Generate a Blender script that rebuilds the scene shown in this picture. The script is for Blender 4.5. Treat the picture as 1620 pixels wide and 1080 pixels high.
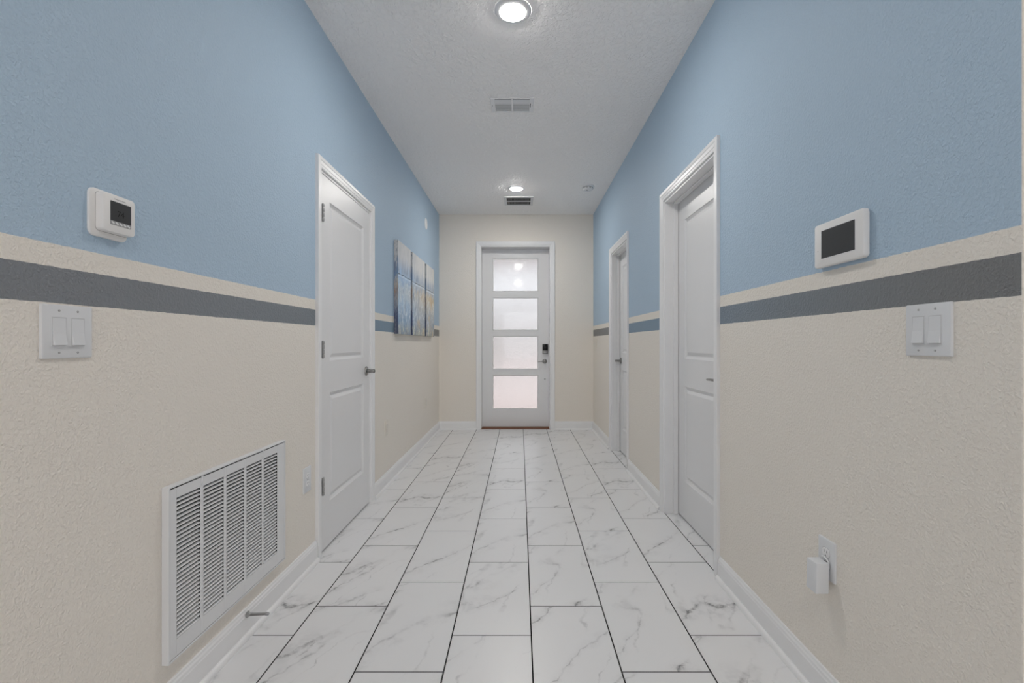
import bpy, bmesh, math, random
from mathutils import Vector, Matrix

for o in list(bpy.data.objects):
    bpy.data.objects.remove(o, do_unlink=True)
S = bpy.context.scene
C = S.collection
PI = math.pi
random.seed(7)

# ------------------------------------------------------------------ camera, world, exposure
FPX, VPX, VPY = 748.0, 822.6, 543.0
CAM_Z = 1.133
cam = bpy.data.cameras.new('camera')
cam.sensor_width = 36.0
cam.lens = 36.0 * FPX / 1620.0
cam.shift_x = -(VPX - 810.0) / 1620.0
cam.shift_y = (VPY - 540.0) / 1620.0
cam.clip_start = 0.02
cam_o = bpy.data.objects.new('camera', cam)
cam_o.location = (0, 0, CAM_Z)
cam_o.rotation_euler = (PI / 2, 0, 0)
C.objects.link(cam_o)
S.camera = cam_o

W = bpy.data.worlds.new('overcast_sky')
S.world = W
W.use_nodes = True
bg = W.node_tree.nodes['Background']
bg.inputs['Color'].default_value = (0.96, 0.97, 1.0, 1)
bg.inputs['Strength'].default_value = 2.6

LAMP_STRENGTH = 262.0
LAMP_COLOR = (1.0, 0.965, 0.92, 1)
FILL_LAMP_STRENGTH = 24.0  # for the fill lights added in the living room

sun = bpy.data.lights.new('sun', 'SUN'); sun.energy = 6.0; sun.angle = 0.02; sun.color = (1.0, 0.96, 0.90)
sun_o = bpy.data.objects.new('sun', sun); sun_o.rotation_euler = (math.radians(-38), math.radians(12), 0); C.objects.link(sun_o)   # from behind the house, high

vs = S.view_settings
vs.view_transform = 'Standard'
vs.look = 'None'
vs.exposure = 0.18
vs.gamma = 1.0
vs.use_curve_mapping = False
S.cycles.max_bounces = 12
S.cycles.diffuse_bounces = 7
S.cycles.transmission_bounces = 8
S.cycles.sample_clamp_indirect = 4.0
S.cycles.use_denoising = True
S.cycles.blur_glossy = 0.5

# ------------------------------------------------------------------ measures of the hall
XL, XR = -1.067, 0.966          # wall faces
YE = 6.233                      # end wall face
ZC = 2.83                       # ceiling
YCORNER = 0.9075                 # where the right wall ends
WT = 0.115                      # wall thickness
XL_OUT, XR_OUT, Y_REAR = -2.3, 4.2, -4.6

# ------------------------------------------------------------------ mesh helpers
class MB:
    def __init__(s):
        s.v = []; s.f = []; s.m = []
    def add(s, vs_, fs, m=0):
        b = len(s.v)
        s.v += [tuple(p) for p in vs_]
        for f in fs:
            s.f.append([b + i for i in f]); s.m.append(m)
        return s
    def box(s, x0, x1, y0, y1, z0, z1, m=0):
        p = [(x0, y0, z0), (x1, y0, z0), (x1, y1, z0), (x0, y1, z0), (x0, y0, z1), (x1, y0, z1), (x1, y1, z1), (x0, y1, z1)]
        return s.add(p, [(0, 3, 2, 1), (4, 5, 6, 7), (0, 1, 5, 4), (1, 2, 6, 5), (2, 3, 7, 6), (3, 0, 4, 7)], m)
    def rings(s, rings, close=True, cap0=True, cap1=True, m=0):
        n = len(rings[0]); b = len(s.v)
        for r in rings:
            s.v += [tuple(p) for p in r]
        for k in range(len(rings) - 1):
            for i in range(n if close else n - 1):
                j = (i + 1) % n
                s.f.append([b + k * n + i, b + k * n + j, b + (k + 1) * n + j, b + (k + 1) * n + i]); s.m.append(m)
        if cap0: s.f.append([b + i for i in range(n)][::-1]); s.m.append(m)
        if cap1: s.f.append([b + (len(rings) - 1) * n + i for i in range(n)]); s.m.append(m)
        return s
    def lathe(s, prof, seg=32, axis='z', at=(0, 0, 0), sc=(1, 1), m=0):
        """prof: (radius, height) pairs swept round the axis"""
        R = []
        for r, h in prof:
            ring = []
            for i in range(seg):
                a = 2 * PI * i / seg
                c, d = r * math.cos(a) * sc[0], r * math.sin(a) * sc[1]
                p = {'z': (c, d, h), 'y': (c, -h, d), 'x': (h, c, d)}[axis]      # 'y': height goes out of the wall (-y)
                ring.append((p[0] + at[0], p[1] + at[1], p[2] + at[2]))
            R.append(ring)
        return s.rings(R, True, True, True, m)
    def tube(s, pts, rad, seg=10, m=0):
        pts = [Vector(p) for p in pts]
        if not isinstance(rad, (list, tuple)): rad = [rad] * len(pts)
        R = []; up = Vector((0.13, 0.31, 0.94)).normalized()
        for i, p in enumerate(pts):
            t = (pts[min(i + 1, len(pts) - 1)] - pts[max(i - 1, 0)]).normalized()
            a = t.cross(up).normalized(); b = t.cross(a).normalized()
            R.append([p + (a * math.cos(2 * PI * k / seg) + b * math.sin(2 * PI * k / seg)) * rad[i] for k in range(seg)])
        return s.rings(R, True, True, True, m)
    def roundrect(s, w, h, r, y0, y1, cx=0, cz=0, seg=5, inset=0.0, m=0):
        """rounded plate standing on the wall from depth y0 (back) to y1 (front), both as distance out of the wall; front edge inset"""
        def ring(w_, h_, r_, y):
            out = []
            for qx, qz, a0 in ((1, -1, -PI / 2), (1, 1, 0), (-1, 1, PI / 2), (-1, -1, PI)):
                for k in range(seg + 1):
                    a = a0 + (PI / 2) * k / seg
                    out.append((cx + qx * (w_ / 2 - r_) + r_ * math.cos(a), -y, cz + qz * (h_ / 2 - r_) + r_ * math.sin(a)))
            return out
        R = [ring(w, h, r, y0)]
        if inset > 0:
            R.append(ring(w, h, r, y1 - inset))
            R.append(ring(w - inset * 0.6, h - inset * 0.6, max(r - inset * 0.3, 1e-4), y1 - inset * 0.3))
            R.append(ring(w - inset * 2, h - inset * 2, max(r - inset, 1e-4), y1))
        else:
            R.append(ring(w, h, r, y1))
        return s.rings(R, True, True, True, m)
    def mesh(s, name, bevel=0.0, seg=2, smooth=False, mats=()):
        me = bpy.data.meshes.new(name)
        bm = bmesh.new()
        bv = [bm.verts.new(p) for p in s.v]
        for f, mi in zip(s.f, s.m):
            try:
                fc = bm.faces.new([bv[i] for i in f]); fc.material_index = mi
            except ValueError:
                pass
        bmesh.ops.recalc_face_normals(bm, faces=bm.faces)
        if bevel:
            es = [e for e in bm.edges if len(e.link_faces) == 2 and e.calc_face_angle(0) > 0.5]
            bmesh.ops.bevel(bm, geom=es, offset=bevel, segments=seg, profile=0.5, affect='EDGES', clamp_overlap=True)
        bm.to_mesh(me); bm.free()
        for mm in mats:
            me.materials.append(mm)
        if smooth:
            for p in me.polygons: p.use_smooth = True
            try:
                me.set_sharp_from_angle(angle=math.radians(38))
            except Exception:
                pass
        return me
    def build(s, name, mat, parent=None, bevel=0.0, seg=2, smooth=False, loc=None, rot=None):
        mats = mat if isinstance(mat, (list, tuple)) else [mat]
        o = bpy.data.objects.new(name, s.mesh(name, bevel, seg, smooth, mats))
        C.objects.link(o)
        if parent: o.parent = parent
        if loc: o.location = loc
        if rot: o.rotation_euler = rot
        return o

def tag(o, label=None, cat=None, group=None, kind=None):
    if label: o['label'] = label
    if cat: o['category'] = cat
    if group: o['group'] = group
    if kind: o['kind'] = kind
    return o
def empty(name, loc=(0, 0, 0), rz=0.0):
    o = bpy.data.objects.new(name, None)
    o.empty_display_size = 0.05
    o.location = loc; o.rotation_euler = (0, 0, rz)
    C.objects.link(o)
    return o
LEFT, RIGHT, END = PI / 2, -PI / 2, 0.0      # turns that make local -y point out of the left, right and end wall
def on_left(y, z, off=0.0): return (XL + off, y, z), LEFT
def on_right(y, z, off=0.0): return (XR - off, y, z), RIGHT

# ------------------------------------------------------------------ materials
def srgb(r, g, b):
    def f(c):
        c /= 255.0
        return c / 12.92 if c <= 0.04045 else ((c + 0.055) / 1.055) ** 2.4
    return (f(r), f(g), f(b), 1)

class NT:
    """small wrapper for node trees"""
    def __init__(s, name):
        s.mat = bpy.data.materials.new(name); s.mat.use_nodes = True
        s.t = s.mat.node_tree; s.n = s.t.nodes; s.l = s.t.links
        s.b = s.n['Principled BSDF']
    def node(s, typ, **kw):
        nd = s.n.new(typ)
        for k, v in kw.items():
            setattr(nd, k, v)
        return nd
    def put(s, sock, val):
        if hasattr(val, 'links'): s.l.new(val, sock)
        else: sock.default_value = val
    def math(s, op, a, b=None, c=None, clamp=False):
        nd = s.node('ShaderNodeMath', operation=op, use_clamp=clamp)
        s.put(nd.inputs[0], a)
        if b is not None: s.put(nd.inputs[1], b)
        if c is not None: s.put(nd.inputs[2], c)
        return nd.outputs[0]
    def mix(s, f, a, b, blend='MIX'):
        nd = s.node('ShaderNodeMix', data_type='RGBA', blend_type=blend)
        s.put(nd.inputs[0], f); s.put(nd.inputs[6], a); s.put(nd.inputs[7], b)
        return nd.outputs[2]
    def noise(s, vec, scale, detail=2.0, rough=0.5, dist=0.0, out=0, w=None):
        nd = s.node('ShaderNodeTexNoise')
        if vec is not None: s.l.new(vec, nd.inputs['Vector'])
        nd.inputs['Scale'].default_value = scale; nd.inputs['Detail'].default_value = detail
        nd.inputs['Roughness'].default_value = rough; nd.inputs['Distortion'].default_value = dist
        return nd.outputs[out]
    def mapping(s, vec, scale=(1, 1, 1), rot=(0, 0, 0), loc=(0, 0, 0)):
        nd = s.node('ShaderNodeMapping')
        s.l.new(vec, nd.inputs[0])
        nd.inputs['Scale'].default_value = scale; nd.inputs['Rotation'].default_value = rot
        s.put(nd.inputs['Location'], loc)
        return nd.outputs[0]
    def ramp(s, f, stops, interp='LINEAR'):
        nd = s.node('ShaderNodeValToRGB')
        r = nd.color_ramp; r.interpolation = interp
        while len(r.elements) < len(stops): r.elements.new(0.5)
        for e, (p, c) in zip(r.elements, stops):
            e.position = p; e.color = c if len(c) == 4 else (*c, 1)
        s.put(nd.inputs[0], f)
        return nd.outputs[0]
    def smooth(s, v, lo, hi, a=0.0, b=1.0):
        nd = s.node('ShaderNodeMapRange', interpolation_type='SMOOTHSTEP')
        s.put(nd.inputs[0], v)
        for k, q in zip((1, 2, 3, 4), (lo, hi, a, b)): nd.inputs[k].default_value = q
        return nd.outputs[0]
    def bump(s, h, strength=0.3, dist=0.002):
        nd = s.node('ShaderNodeBump')
        nd.inputs['Strength'].default_value = strength; nd.inputs['Distance'].default_value = dist
        s.l.new(h, nd.inputs['Height']); s.l.new(nd.outputs[0], s.b.inputs['Normal'])
    def pos(s):
        return s.node('ShaderNodeNewGeometry').outputs['Position']
    def obj(s):
        return s.node('ShaderNodeTexCoord').outputs['Object']
    def sep(s, v):
        nd = s.node('ShaderNodeSeparateXYZ'); s.l.new(v, nd.inputs[0]); return nd.outputs

def plain(name, col, rough=0.5, metal=0.0, spec=0.5, noise_amt=0.0, bump=None):
    t = NT(name)
    t.b.inputs['Roughness'].default_value = rough
    t.b.inputs['Metallic'].default_value = metal
    t.b.inputs['Specular IOR Level'].default_value = spec
    p = t.obj()
    n = t.noise(p, 14.0, 4.0)
    dk = tuple(c * (1 - noise_amt) for c in col[:3]) + (1,)
    t.put(t.b.inputs['Base Color'], t.mix(n, dk, col))
    if bump: t.bump(t.noise(p, bump[0], 3.0), bump[1], bump[2])
    return t.mat

CREAM = (0.815, 0.768, 0.700, 1)
BLUE = (0.425, 0.550, 0.672, 1)
WHITE = (0.80, 0.80, 0.805, 1)

def wall_bump(t, p, k=1.0):
    a = t.noise(p, 125.0, 2.5, 0.55, 0.35)
    b = t.noise(p, 60.0, 2.0, 0.5)
    h = t.math('ADD', t.smooth(a, 0.38, 0.70), t.math('MULTIPLY', b, 0.5))
    t.bump(h, 0.52 * k, 0.0026)

def make_wall_paint(name, stops):
    """cream below, grey band, cream band, blue above; stops = grey band along the hall, colour cast painted in"""
    t = NT(name)
    p = t.pos(); x, y, z = t.sep(p)
    w = t.math('MULTIPLY', t.math('SUBTRACT', t.noise(p, 55.0, 2.0), 0.5), 0.0035)
    zz = t.math('ADD', z, w)
    def step(h): return t.smooth(zz, h - 0.0006, h + 0.0006)
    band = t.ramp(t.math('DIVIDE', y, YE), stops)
    tone = t.noise(p, 0.9, 2.0)
    blue = t.mix(tone, (BLUE[0] * 0.96, BLUE[1] * 0.965, BLUE[2] * 0.97, 1), BLUE)
    cream = t.mix(tone, (CREAM[0] * 0.97, CREAM[1] * 0.97, CREAM[2] * 0.97, 1), CREAM)
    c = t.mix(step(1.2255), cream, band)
    c = t.mix(step(1.3085), c, cream)
    c = t.mix(step(1.3610), c, blue)
    t.put(t.b.inputs['Base Color'], c)
    t.b.inputs['Roughness'].default_value = 0.55
    t.b.inputs['Specular IOR Level'].default_value = 0.3
    wall_bump(t, p)
    return t.mat

G1, G2, G3 = (0.205, 0.215, 0.230, 1), (0.205, 0.290, 0.370, 1), (0.225, 0.225, 0.220, 1)  # bluish colour cast painted into the middle sections of the grey band
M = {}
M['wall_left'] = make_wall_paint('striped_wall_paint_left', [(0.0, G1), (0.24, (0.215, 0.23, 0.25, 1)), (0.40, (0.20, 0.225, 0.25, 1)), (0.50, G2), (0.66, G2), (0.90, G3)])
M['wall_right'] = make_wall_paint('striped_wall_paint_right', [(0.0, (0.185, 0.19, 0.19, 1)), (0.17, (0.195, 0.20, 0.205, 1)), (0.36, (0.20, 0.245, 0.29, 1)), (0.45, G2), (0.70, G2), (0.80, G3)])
def cream_paint():
    t = NT('cream_wall_paint'); p = t.pos()
    tone = t.noise(p, 0.9, 2.0)
    t.put(t.b.inputs['Base Color'], t.mix(tone, (CREAM[0] * 0.97, CREAM[1] * 0.97, CREAM[2] * 0.97, 1), CREAM))
    t.b.inputs['Roughness'].default_value = 0.6; t.b.inputs['Specular IOR Level'].default_value = 0.3
    wall_bump(t, p); return t.mat
M['cream'] = cream_paint()
def ceiling_paint():
    t = NT('knockdown_ceiling_paint'); p = t.pos()
    a = t.noise(t.mapping(p, (1, 0.8, 1)), 42.0, 3.0, 0.55, 0.6)
    b = t.noise(p, 120.0, 2.0)
    h = t.math('ADD', t.smooth(a, 0.42, 0.60), t.math('MULTIPLY', b, 0.25))
    n = t.noise(p, 0.7, 2.0)
    t.put(t.b.inputs['Base Color'], t.mix(n, (0.95, 0.93, 0.915, 1), (0.955, 0.935, 0.92, 1)))
    t.b.inputs['Roughness'].default_value = 0.75; t.b.inputs['Specular IOR Level'].default_value = 0.2
    t.bump(h, 0.75, 0.004); return t.mat
M['ceiling'] = ceiling_paint()
M['trim'] = plain('white_semigloss_trim', WHITE, 0.32, 0, 0.45, 0.02)
M['door'] = plain('white_semigloss_door', (0.745, 0.745, 0.75, 1), 0.34, 0, 0.45, 0.02, (260.0, 0.06, 0.001))
M['plastic'] = plain('white_plastic', (0.80, 0.80, 0.805, 1), 0.35, 0, 0.4, 0.01)
M['plastic_warm'] = plain('warm_white_plastic', (0.80, 0.79, 0.775, 1), 0.38, 0, 0.4, 0.01)
M['plate'] = plain('white_wall_plate', (0.70, 0.71, 0.725, 1), 0.35, 0, 0.4, 0.01)
M['almond'] = plain('almond_plate', (0.735, 0.69, 0.615, 1), 0.4, 0, 0.4, 0.01)
M['enamel'] = plain('white_enamelled_steel', (0.72, 0.725, 0.735, 1), 0.38, 0, 0.4, 0.02)
M['nickel'] = plain('satin_nickel', (0.30, 0.295, 0.285, 1), 0.28, 1.0, 0.5, 0.08)
M['darknickel'] = plain('dull_hinge_metal', (0.38, 0.38, 0.375, 1), 0.38, 1.0, 0.5, 0.10)
M['black'] = plain('black_gloss', (0.006, 0.006, 0.007, 1), 0.2, 0, 0.25, 0.1)
M['dark'] = plain('dark_void', (0.03, 0.03, 0.032, 1), 0.9, 0, 0.1, 0.1)
M['slot'] = plain('slot_grey', (0.10, 0.10, 0.10, 1), 0.8, 0, 0.2, 0.1)
M['screen'] = plain('dark_grey_screen', (0.048, 0.048, 0.049, 1), 0.35, 0, 0.3, 0.12)
M['lcd'] = plain('lcd_digit_black', (0.012, 0.012, 0.012, 1), 0.5, 0, 0.2, 0.05)
M['button'] = plain('grey_button_bar', (0.36, 0.36, 0.36, 1), 0.5, 0, 0.3, 0.1)
M['seam'] = plain('shaded_seam_grey', (0.55, 0.555, 0.565, 1), 0.5, 0, 0.3, 0.02)
M['ink'] = plain('pale_grey_print', (0.42, 0.42, 0.42, 1), 0.6, 0, 0.2, 0.02)
M['grout'] = plain('dark_grey_grout', (0.028, 0.028, 0.029, 1), 0.9, 0, 0.15, 0.25, (300.0, 0.3, 0.001))
M['wood'] = plain('orange_brown_threshold', srgb(126, 76, 44), 0.5, 0, 0.3, 0.35)
M['caulk'] = plain('pale_caulk', (0.66, 0.64, 0.60, 1), 0.6)
M['paver'] = plain('pinkish_paver', (0.60, 0.53, 0.52, 1), 0.9, 0, 0.1, 0.15)
M['stucco'] = plain('pale_grey_stucco', (0.62, 0.61, 0.585, 1), 0.9, 0, 0.1, 0.15)
M['porch'] = plain('taupe_porch_paint', (0.34, 0.285, 0.25, 1), 0.8, 0, 0.1, 0.1)

def marble():
    t = NT('white_marble_look_porcelain')
    info = t.node('ShaderNodeObjectInfo')
    rnd = info.outputs['Random']
    k = t.math('FLOOR', t.math('MULTIPLY', rnd, 7.0))
    comb = t.node('ShaderNodeCombineXYZ')
    t.put(comb.inputs[0], t.math('MULTIPLY', k, 3.17)); t.put(comb.inputs[1], t.math('MULTIPLY', k, 1.93)); t.put(comb.inputs[2], t.math('MULTIPLY', k, 0.71))
    va = t.node('ShaderNodeVectorMath', operation='ADD')
    t.l.new(t.obj(), va.inputs[0]); t.l.new(comb.outputs[0], va.inputs[1])
    p = va.outputs[0]
    # warp so that veins wander
    wn = t.node('ShaderNodeTexNoise'); t.l.new(p, wn.inputs['Vector'])
    wn.inputs['Scale'].default_value = 6.0; wn.inputs['Detail'].default_value = 6.0; wn.inputs['Roughness'].default_value = 0.62
    ws = t.node('ShaderNodeVectorMath', operation='MULTIPLY_ADD')
    t.l.new(wn.outputs['Color'], ws.inputs[0]); ws.inputs[1].default_value = (0.13, 0.13, 0.0); t.l.new(p, ws.inputs[2])
    q = ws.outputs[0]
    def vein(rot, sc, width, off):
        v = t.mapping(q, (1, 1, 0), (0, 0, rot), (off, off * 0.7, 0))
        v = t.mapping(v, sc)
        n = t.noise(v, 1.0, 1.0, 0.4)
        return t.math('ABSOLUTE', t.math('SUBTRACT', n, 0.5)), width
    a, wa = vein(math.radians(-50), (0.6, 3.6, 1), 0.012, 3.3)
    b, wb = vein(math.radians(-66), (0.9, 5.0, 1), 0.012, 8.1)
    m1 = t.smooth(t.noise(p, 3.4, 2.0), 0.38, 0.62)
    m2 = t.smooth(t.noise(p, 4.5, 2.0, 0.5, 0.3), 0.42, 0.66)
    la = t.math('MULTIPLY', t.smooth(a, 0.0, 0.014, 1.0, 0.0), m1)
    lb = t.math('MULTIPLY', t.smooth(b, 0.0, 0.012, 1.0, 0.0), m2)
    soft = t.math('MULTIPLY', t.smooth(a, 0.0, 0.075, 1.0, 0.0), m1)
    speck = t.smooth(t.noise(p, 22.0, 4.0, 0.6), 0.42, 0.64)
    d = t.math('ADD', t.math('MULTIPLY', la, t.math('MULTIPLY_ADD', speck, 0.50, 0.20)), t.math('MULTIPLY', lb, t.math('MULTIPLY_ADD', speck, 0.30, 0.13)))
    d = t.math('ADD', d, t.math('MULTIPLY', soft, t.math('MULTIPLY_ADD', speck, 0.18, 0.04)), clamp=True)
    cloud = t.noise(p, 3.0, 3.0)
    base = t.mix(cloud, (0.745, 0.745, 0.75, 1), (0.78, 0.78, 0.785, 1))
    t.put(t.b.inputs['Base Color'], t.mix(d, base, (0.13, 0.13, 0.135, 1)))
    t.b.inputs['Roughness'].default_value = 0.31
    t.b.inputs['Specular IOR Level'].default_value = 0.55
    return t.mat
M['marble'] = marble()

def frosted():
    t = NT('textured_privacy_glass')
    t.b.inputs['Base Color'].default_value = (0.405, 0.41, 0.42, 1)
    t.b.inputs['Transmission Weight'].default_value = 1.0
    t.b.inputs['Roughness'].default_value = 0.13
    t.b.inputs['Coat Weight'].default_value = 1.0; t.b.inputs['Coat Roughness'].default_value = 0.06
    t.b.inputs['IOR'].default_value = 1.45
    p = t.obj()
    h = t.math('ADD', t.noise(t.mapping(p, (1, 1, 0.6)), 90.0, 3.0, 0.6, 0.5), t.noise(p, 210.0, 2.0))
    t.bump(h, 0.55, 0.004)
    return t.mat
M['glass'] = frosted()

def emit(name, col, st):
    t = NT(name)
    e = t.node('ShaderNodeEmission'); e.inputs[0].default_value = col; e.inputs[1].default_value = st
    t.l.new(e.outputs[0], t.n['Material Output'].inputs[0])
    return t.mat
M['lens'] = emit('lit_lens', LAMP_COLOR, LAMP_STRENGTH)
M['lens_fill'] = emit('lit_lens_of_added_fill', LAMP_COLOR, FILL_LAMP_STRENGTH)

def painting():
    t = NT('abstract_seascape_paint')
    p = t.pos(); x, y, z = t.sep(p)
    strk = t.noise(t.mapping(p, (24, 24, 6)), 1.0, 5.0, 0.7)             # upright brush strokes
    fine = t.noise(t.mapping(p, (46, 46, 17)), 1.0, 5.0, 0.75)
    big = t.noise(p, 4.2, 3.0, 0.6)
    h = t.math('ADD', z, t.math('MULTIPLY', t.math('SUBTRACT', strk, 0.5), 0.42))
    f = t.math('DIVIDE', t.math('SUBTRACT', h, 1.213), 0.80)
    grad = t.ramp(f, [(0.0, srgb(112, 120, 130)), (0.12, srgb(112, 134, 156)), (0.30, srgb(134, 156, 176)), (0.46, srgb(158, 168, 176)),
                      (0.60, srgb(136, 160, 184)), (0.70, srgb(150, 162, 176)), (0.82, srgb(172, 173, 175)), (1.0, srgb(168, 168, 168))])
    # paler and sandier towards the far canvases
    yy = t.math('DIVIDE', t.math('SUBTRACT', y, 4.0), 1.68)
    grey = t.ramp(f, [(0.0, srgb(118, 120, 122)), (0.20, srgb(134, 140, 146)), (0.40, srgb(156, 154, 148)), (0.50, srgb(160, 146, 122)), (0.62, srgb(138, 146, 154)), (0.78, srgb(172, 172, 170)), (1.0, srgb(168, 167, 165))])
    c = t.mix(t.smooth(yy, 0.10, 0.65), grad, grey)
    low = t.smooth(z, 1.73, 1.66)
    c = t.mix(t.math('MULTIPLY', t.smooth(fine, 0.52, 0.60), t.math('MULTIPLY', low, 0.8)), c, srgb(190, 194, 196))
    c = t.mix(t.math('MULTIPLY', t.smooth(strk, 0.53, 0.62), t.math('MULTIPLY', low, 0.65)), c, srgb(92, 110, 132))
    c = t.mix(t.math('MULTIPLY', t.smooth(big, 0.54, 0.66), t.math('MULTIPLY', low, t.smooth(yy, 0.25, 0.5, 0.0, 0.5))), c, srgb(168, 148, 112))
    foot = t.math('MULTIPLY', t.smooth(z, 1.36, 1.25), t.smooth(fine, 0.50, 0.60))
    c = t.mix(t.math('MULTIPLY', foot, 0.6), c, srgb(180, 176, 140))
    up = t.smooth(z, 1.72, 1.76)
    c = t.mix(t.math('MULTIPLY', t.smooth(strk, 0.46, 0.58), t.math('MULTIPLY', up, t.smooth(z, 1.90, 1.76, 0.15, 0.85))), c, srgb(110, 126, 146))
    # thin dark broken horizon with a pale line under it
    zl = t.math('ADD', z, t.math('MULTIPLY', t.math('SUBTRACT', big, 0.5), 0.03))
    ln = t.smooth(t.math('ABSOLUTE', t.math('SUBTRACT', zl, 1.73)), 0.002, 0.006, 1.0, 0.0)
    c = t.mix(t.math('MULTIPLY', ln, t.smooth(strk, 0.38, 0.56, 0.2, 0.9)), c, srgb(44, 54, 70))
    ln2 = t.smooth(t.math('ABSOLUTE', t.math('SUBTRACT', zl, 1.715)), 0.003, 0.010, 1.0, 0.0)
    c = t.mix(t.math('MULTIPLY', ln2, t.math('MULTIPLY', fine, 0.7)), c, srgb(196, 204, 212))
    # wrapped edges: darker paint
    nrm = t.sep(t.node('ShaderNodeNewGeometry').outputs['Normal'])
    side = t.smooth(t.math('ABSOLUTE', nrm[1]), 0.6, 0.8)
    edge = t.ramp(f, [(0.0, srgb(60, 66, 82)), (0.22, srgb(56, 66, 90)), (0.34, srgb(120, 124, 130)), (0.46, srgb(122, 106, 96)), (0.58, srgb(140, 140, 138)), (0.66, srgb(84, 106, 130)), (0.76, srgb(100, 112, 130)), (0.82, srgb(150, 150, 150)), (1.0, srgb(150, 150, 150))])
    c = t.mix(side, c, t.mix(t.smooth(fine, 0.45, 0.7), edge, srgb(96, 100, 108)))
    g = t.node('ShaderNodeMix', data_type='RGBA', blend_type='MULTIPLY'); g.inputs[0].default_value = 1.0
    t.l.new(c, g.inputs[6]); g.inputs[7].default_value = (1.75, 1.75, 1.75, 1)
    t.put(t.b.inputs['Base Color'], g.outputs[2])
    t.b.inputs['Roughness'].default_value = 0.6; t.b.inputs['Specular IOR Level'].default_value = 0.25
    t.bump(fine, 0.3, 0.002)
    return t.mat
M['painting'] = painting()

# ------------------------------------------------------------------ structure: floor, ceiling, walls
JX, JY = 0.308, 0.6126                 # tile pitch across and along the hall
GAP = 0.0050
X0 = -0.264                            # left edge of the tile column in the middle
YPH = 1.8375                           # a cross joint of that column

floor = MB().box(XL_OUT, XR_OUT, Y_REAR - 0.15, YE + 0.155, -0.10, -0.0016).build('floor', M['grout'])
tag(floor, 'white marble-look tiled floor with dark grout', None, None, 'structure')
tw, tl = JX - GAP, JY - GAP
def tile_mesh(x0, x1, y0, y1):
    b = MB(); e = 0.0012
    lo = [(x0, y0, -0.008), (x1, y0, -0.008), (x1, y1, -0.008), (x0, y1, -0.008)]
    mid = [(p[0], p[1], -e) for p in lo]
    top = [(x0 + e, y0 + e, 0), (x1 - e, y0 + e, 0), (x1 - e, y1 - e, 0), (x0 + e, y1 - e, 0)]
    b.rings([lo, mid, top])
    return b.mesh('tile', mats=[M['marble']])
full = tile_mesh(-tw / 2, tw / 2, -tl / 2, tl / 2)
rest = MB()
for col in range(-4, 14):
    cx = X0 + JX * (col + 0.5)
    for k in range(-12, 9):
        cy = YPH + JY * col / 3.0 + JY * (k + 0.5)
        xa, xb, ya, yb = cx - tw / 2, cx + tw / 2, cy - tl / 2, cy + tl / 2
        # hall floor and the door recesses; beyond them the tiles of the living room behind the camera
        lim_l, lim_r = XL + 0.004, (1.10 if cy > YCORNER else XR_OUT)
        if col == 4 and cy > YCORNER:
            lim_r = 1.11
        ya2, yb2 = max(ya, Y_REAR), min(yb, YE - 0.001)
        xa2, xb2 = max(xa, XL - 0.10), min(xb, lim_r)
        if xb2 - xa2 < 0.02 or yb2 - ya2 < 0.02: continue
        near = ya2 > -0.8 and xb2 < 1.3
        if not near:
            rest.add([(xa2, ya2, 0), (xb2, ya2, 0), (xb2, yb2, 0), (xa2, yb2, 0)], [(0, 1, 2, 3)])
            continue
        cut = abs(xa2 - xa) + abs(xb2 - xb) + abs(ya2 - ya) + abs(yb2 - yb) > 1e-4
        me = tile_mesh(xa2 - cx, xb2 - cx, ya2 - cy, yb2 - cy) if cut else full
        o = bpy.data.objects.new('tile', me); C.objects.link(o)
        o.parent = floor; o.location = (cx, cy, 0)
tag(rest.build('tile_field', M['marble'], floor), 'rest of the tiled floor', None, None, 'stuff')

ceil = MB().box(XL_OUT, XR_OUT, Y_REAR - 0.15, YE + 0.155, ZC, ZC + 0.12).build('ceiling', M['ceiling'])
tag(ceil, 'white textured hallway ceiling', None, None, 'structure')

# door openings: (centre y or x, width, height) of the clear hole in the wall
DL = dict(y0=2.520, y1=3.372, h=2.072)       # left wall
DR1 = dict(y0=2.335, y1=3.167, h=2.086)      # right wall, near
DR2 = dict(y0=4.247, y1=5.001, h=2.078)      # right wall, far
DE = dict(x0=-0.5215, x1=0.402, h=2.418)     # end wall

def wall_along_y(name, xa, xb, ya, yb, holes, mat, label):
    b = MB(); y = ya
    for h in holes:
        b.box(xa, xb, y, h['y0'], 0, ZC)
        b.box(xa, xb, h['y0'], h['y1'], h['h'], ZC)
        y = h['y1']
    b.box(xa, xb, y, yb, 0, ZC)
    o = b.build(name, mat)
    return tag(o, label, None, None, 'structure')
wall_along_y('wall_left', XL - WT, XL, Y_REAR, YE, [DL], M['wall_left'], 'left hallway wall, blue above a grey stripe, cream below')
# right wall: bull-nosed free end in cream
b = MB(); ya = YCORNER
y = ya + 0.004
for h in (DR1, DR2):
    b.box(XR, XR + WT, y, h['y0'], 0, ZC); b.box(XR, XR + WT, h['y0'], h['y1'], h['h'], ZC); y = h['y1']
b.box(XR, XR + WT, y, YE, 0, ZC)
R_ = 0.004; arc = []
for k in range(7):
    a = (PI / 2) * k / 6
    arc.append((XR + R_ - R_ * math.cos(a), ya + R_ - R_ * math.sin(a)))
cut_k = 1
b.rings([[(px, py, 0) for px, py in arc[:cut_k + 1]], [(px, py, ZC) for px, py in arc[:cut_k + 1]]], close=False, cap0=False, cap1=False)
tail = arc[cut_k:] + [(XR + WT, ya)]
b.rings([[(px, py, 0) for px, py in tail], [(px, py, ZC) for px, py in tail]], close=False, cap0=False, cap1=False, m=1)
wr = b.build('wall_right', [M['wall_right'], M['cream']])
tag(wr, 'right hallway wall, blue above a grey stripe, cream below', None, None, 'structure')
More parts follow.
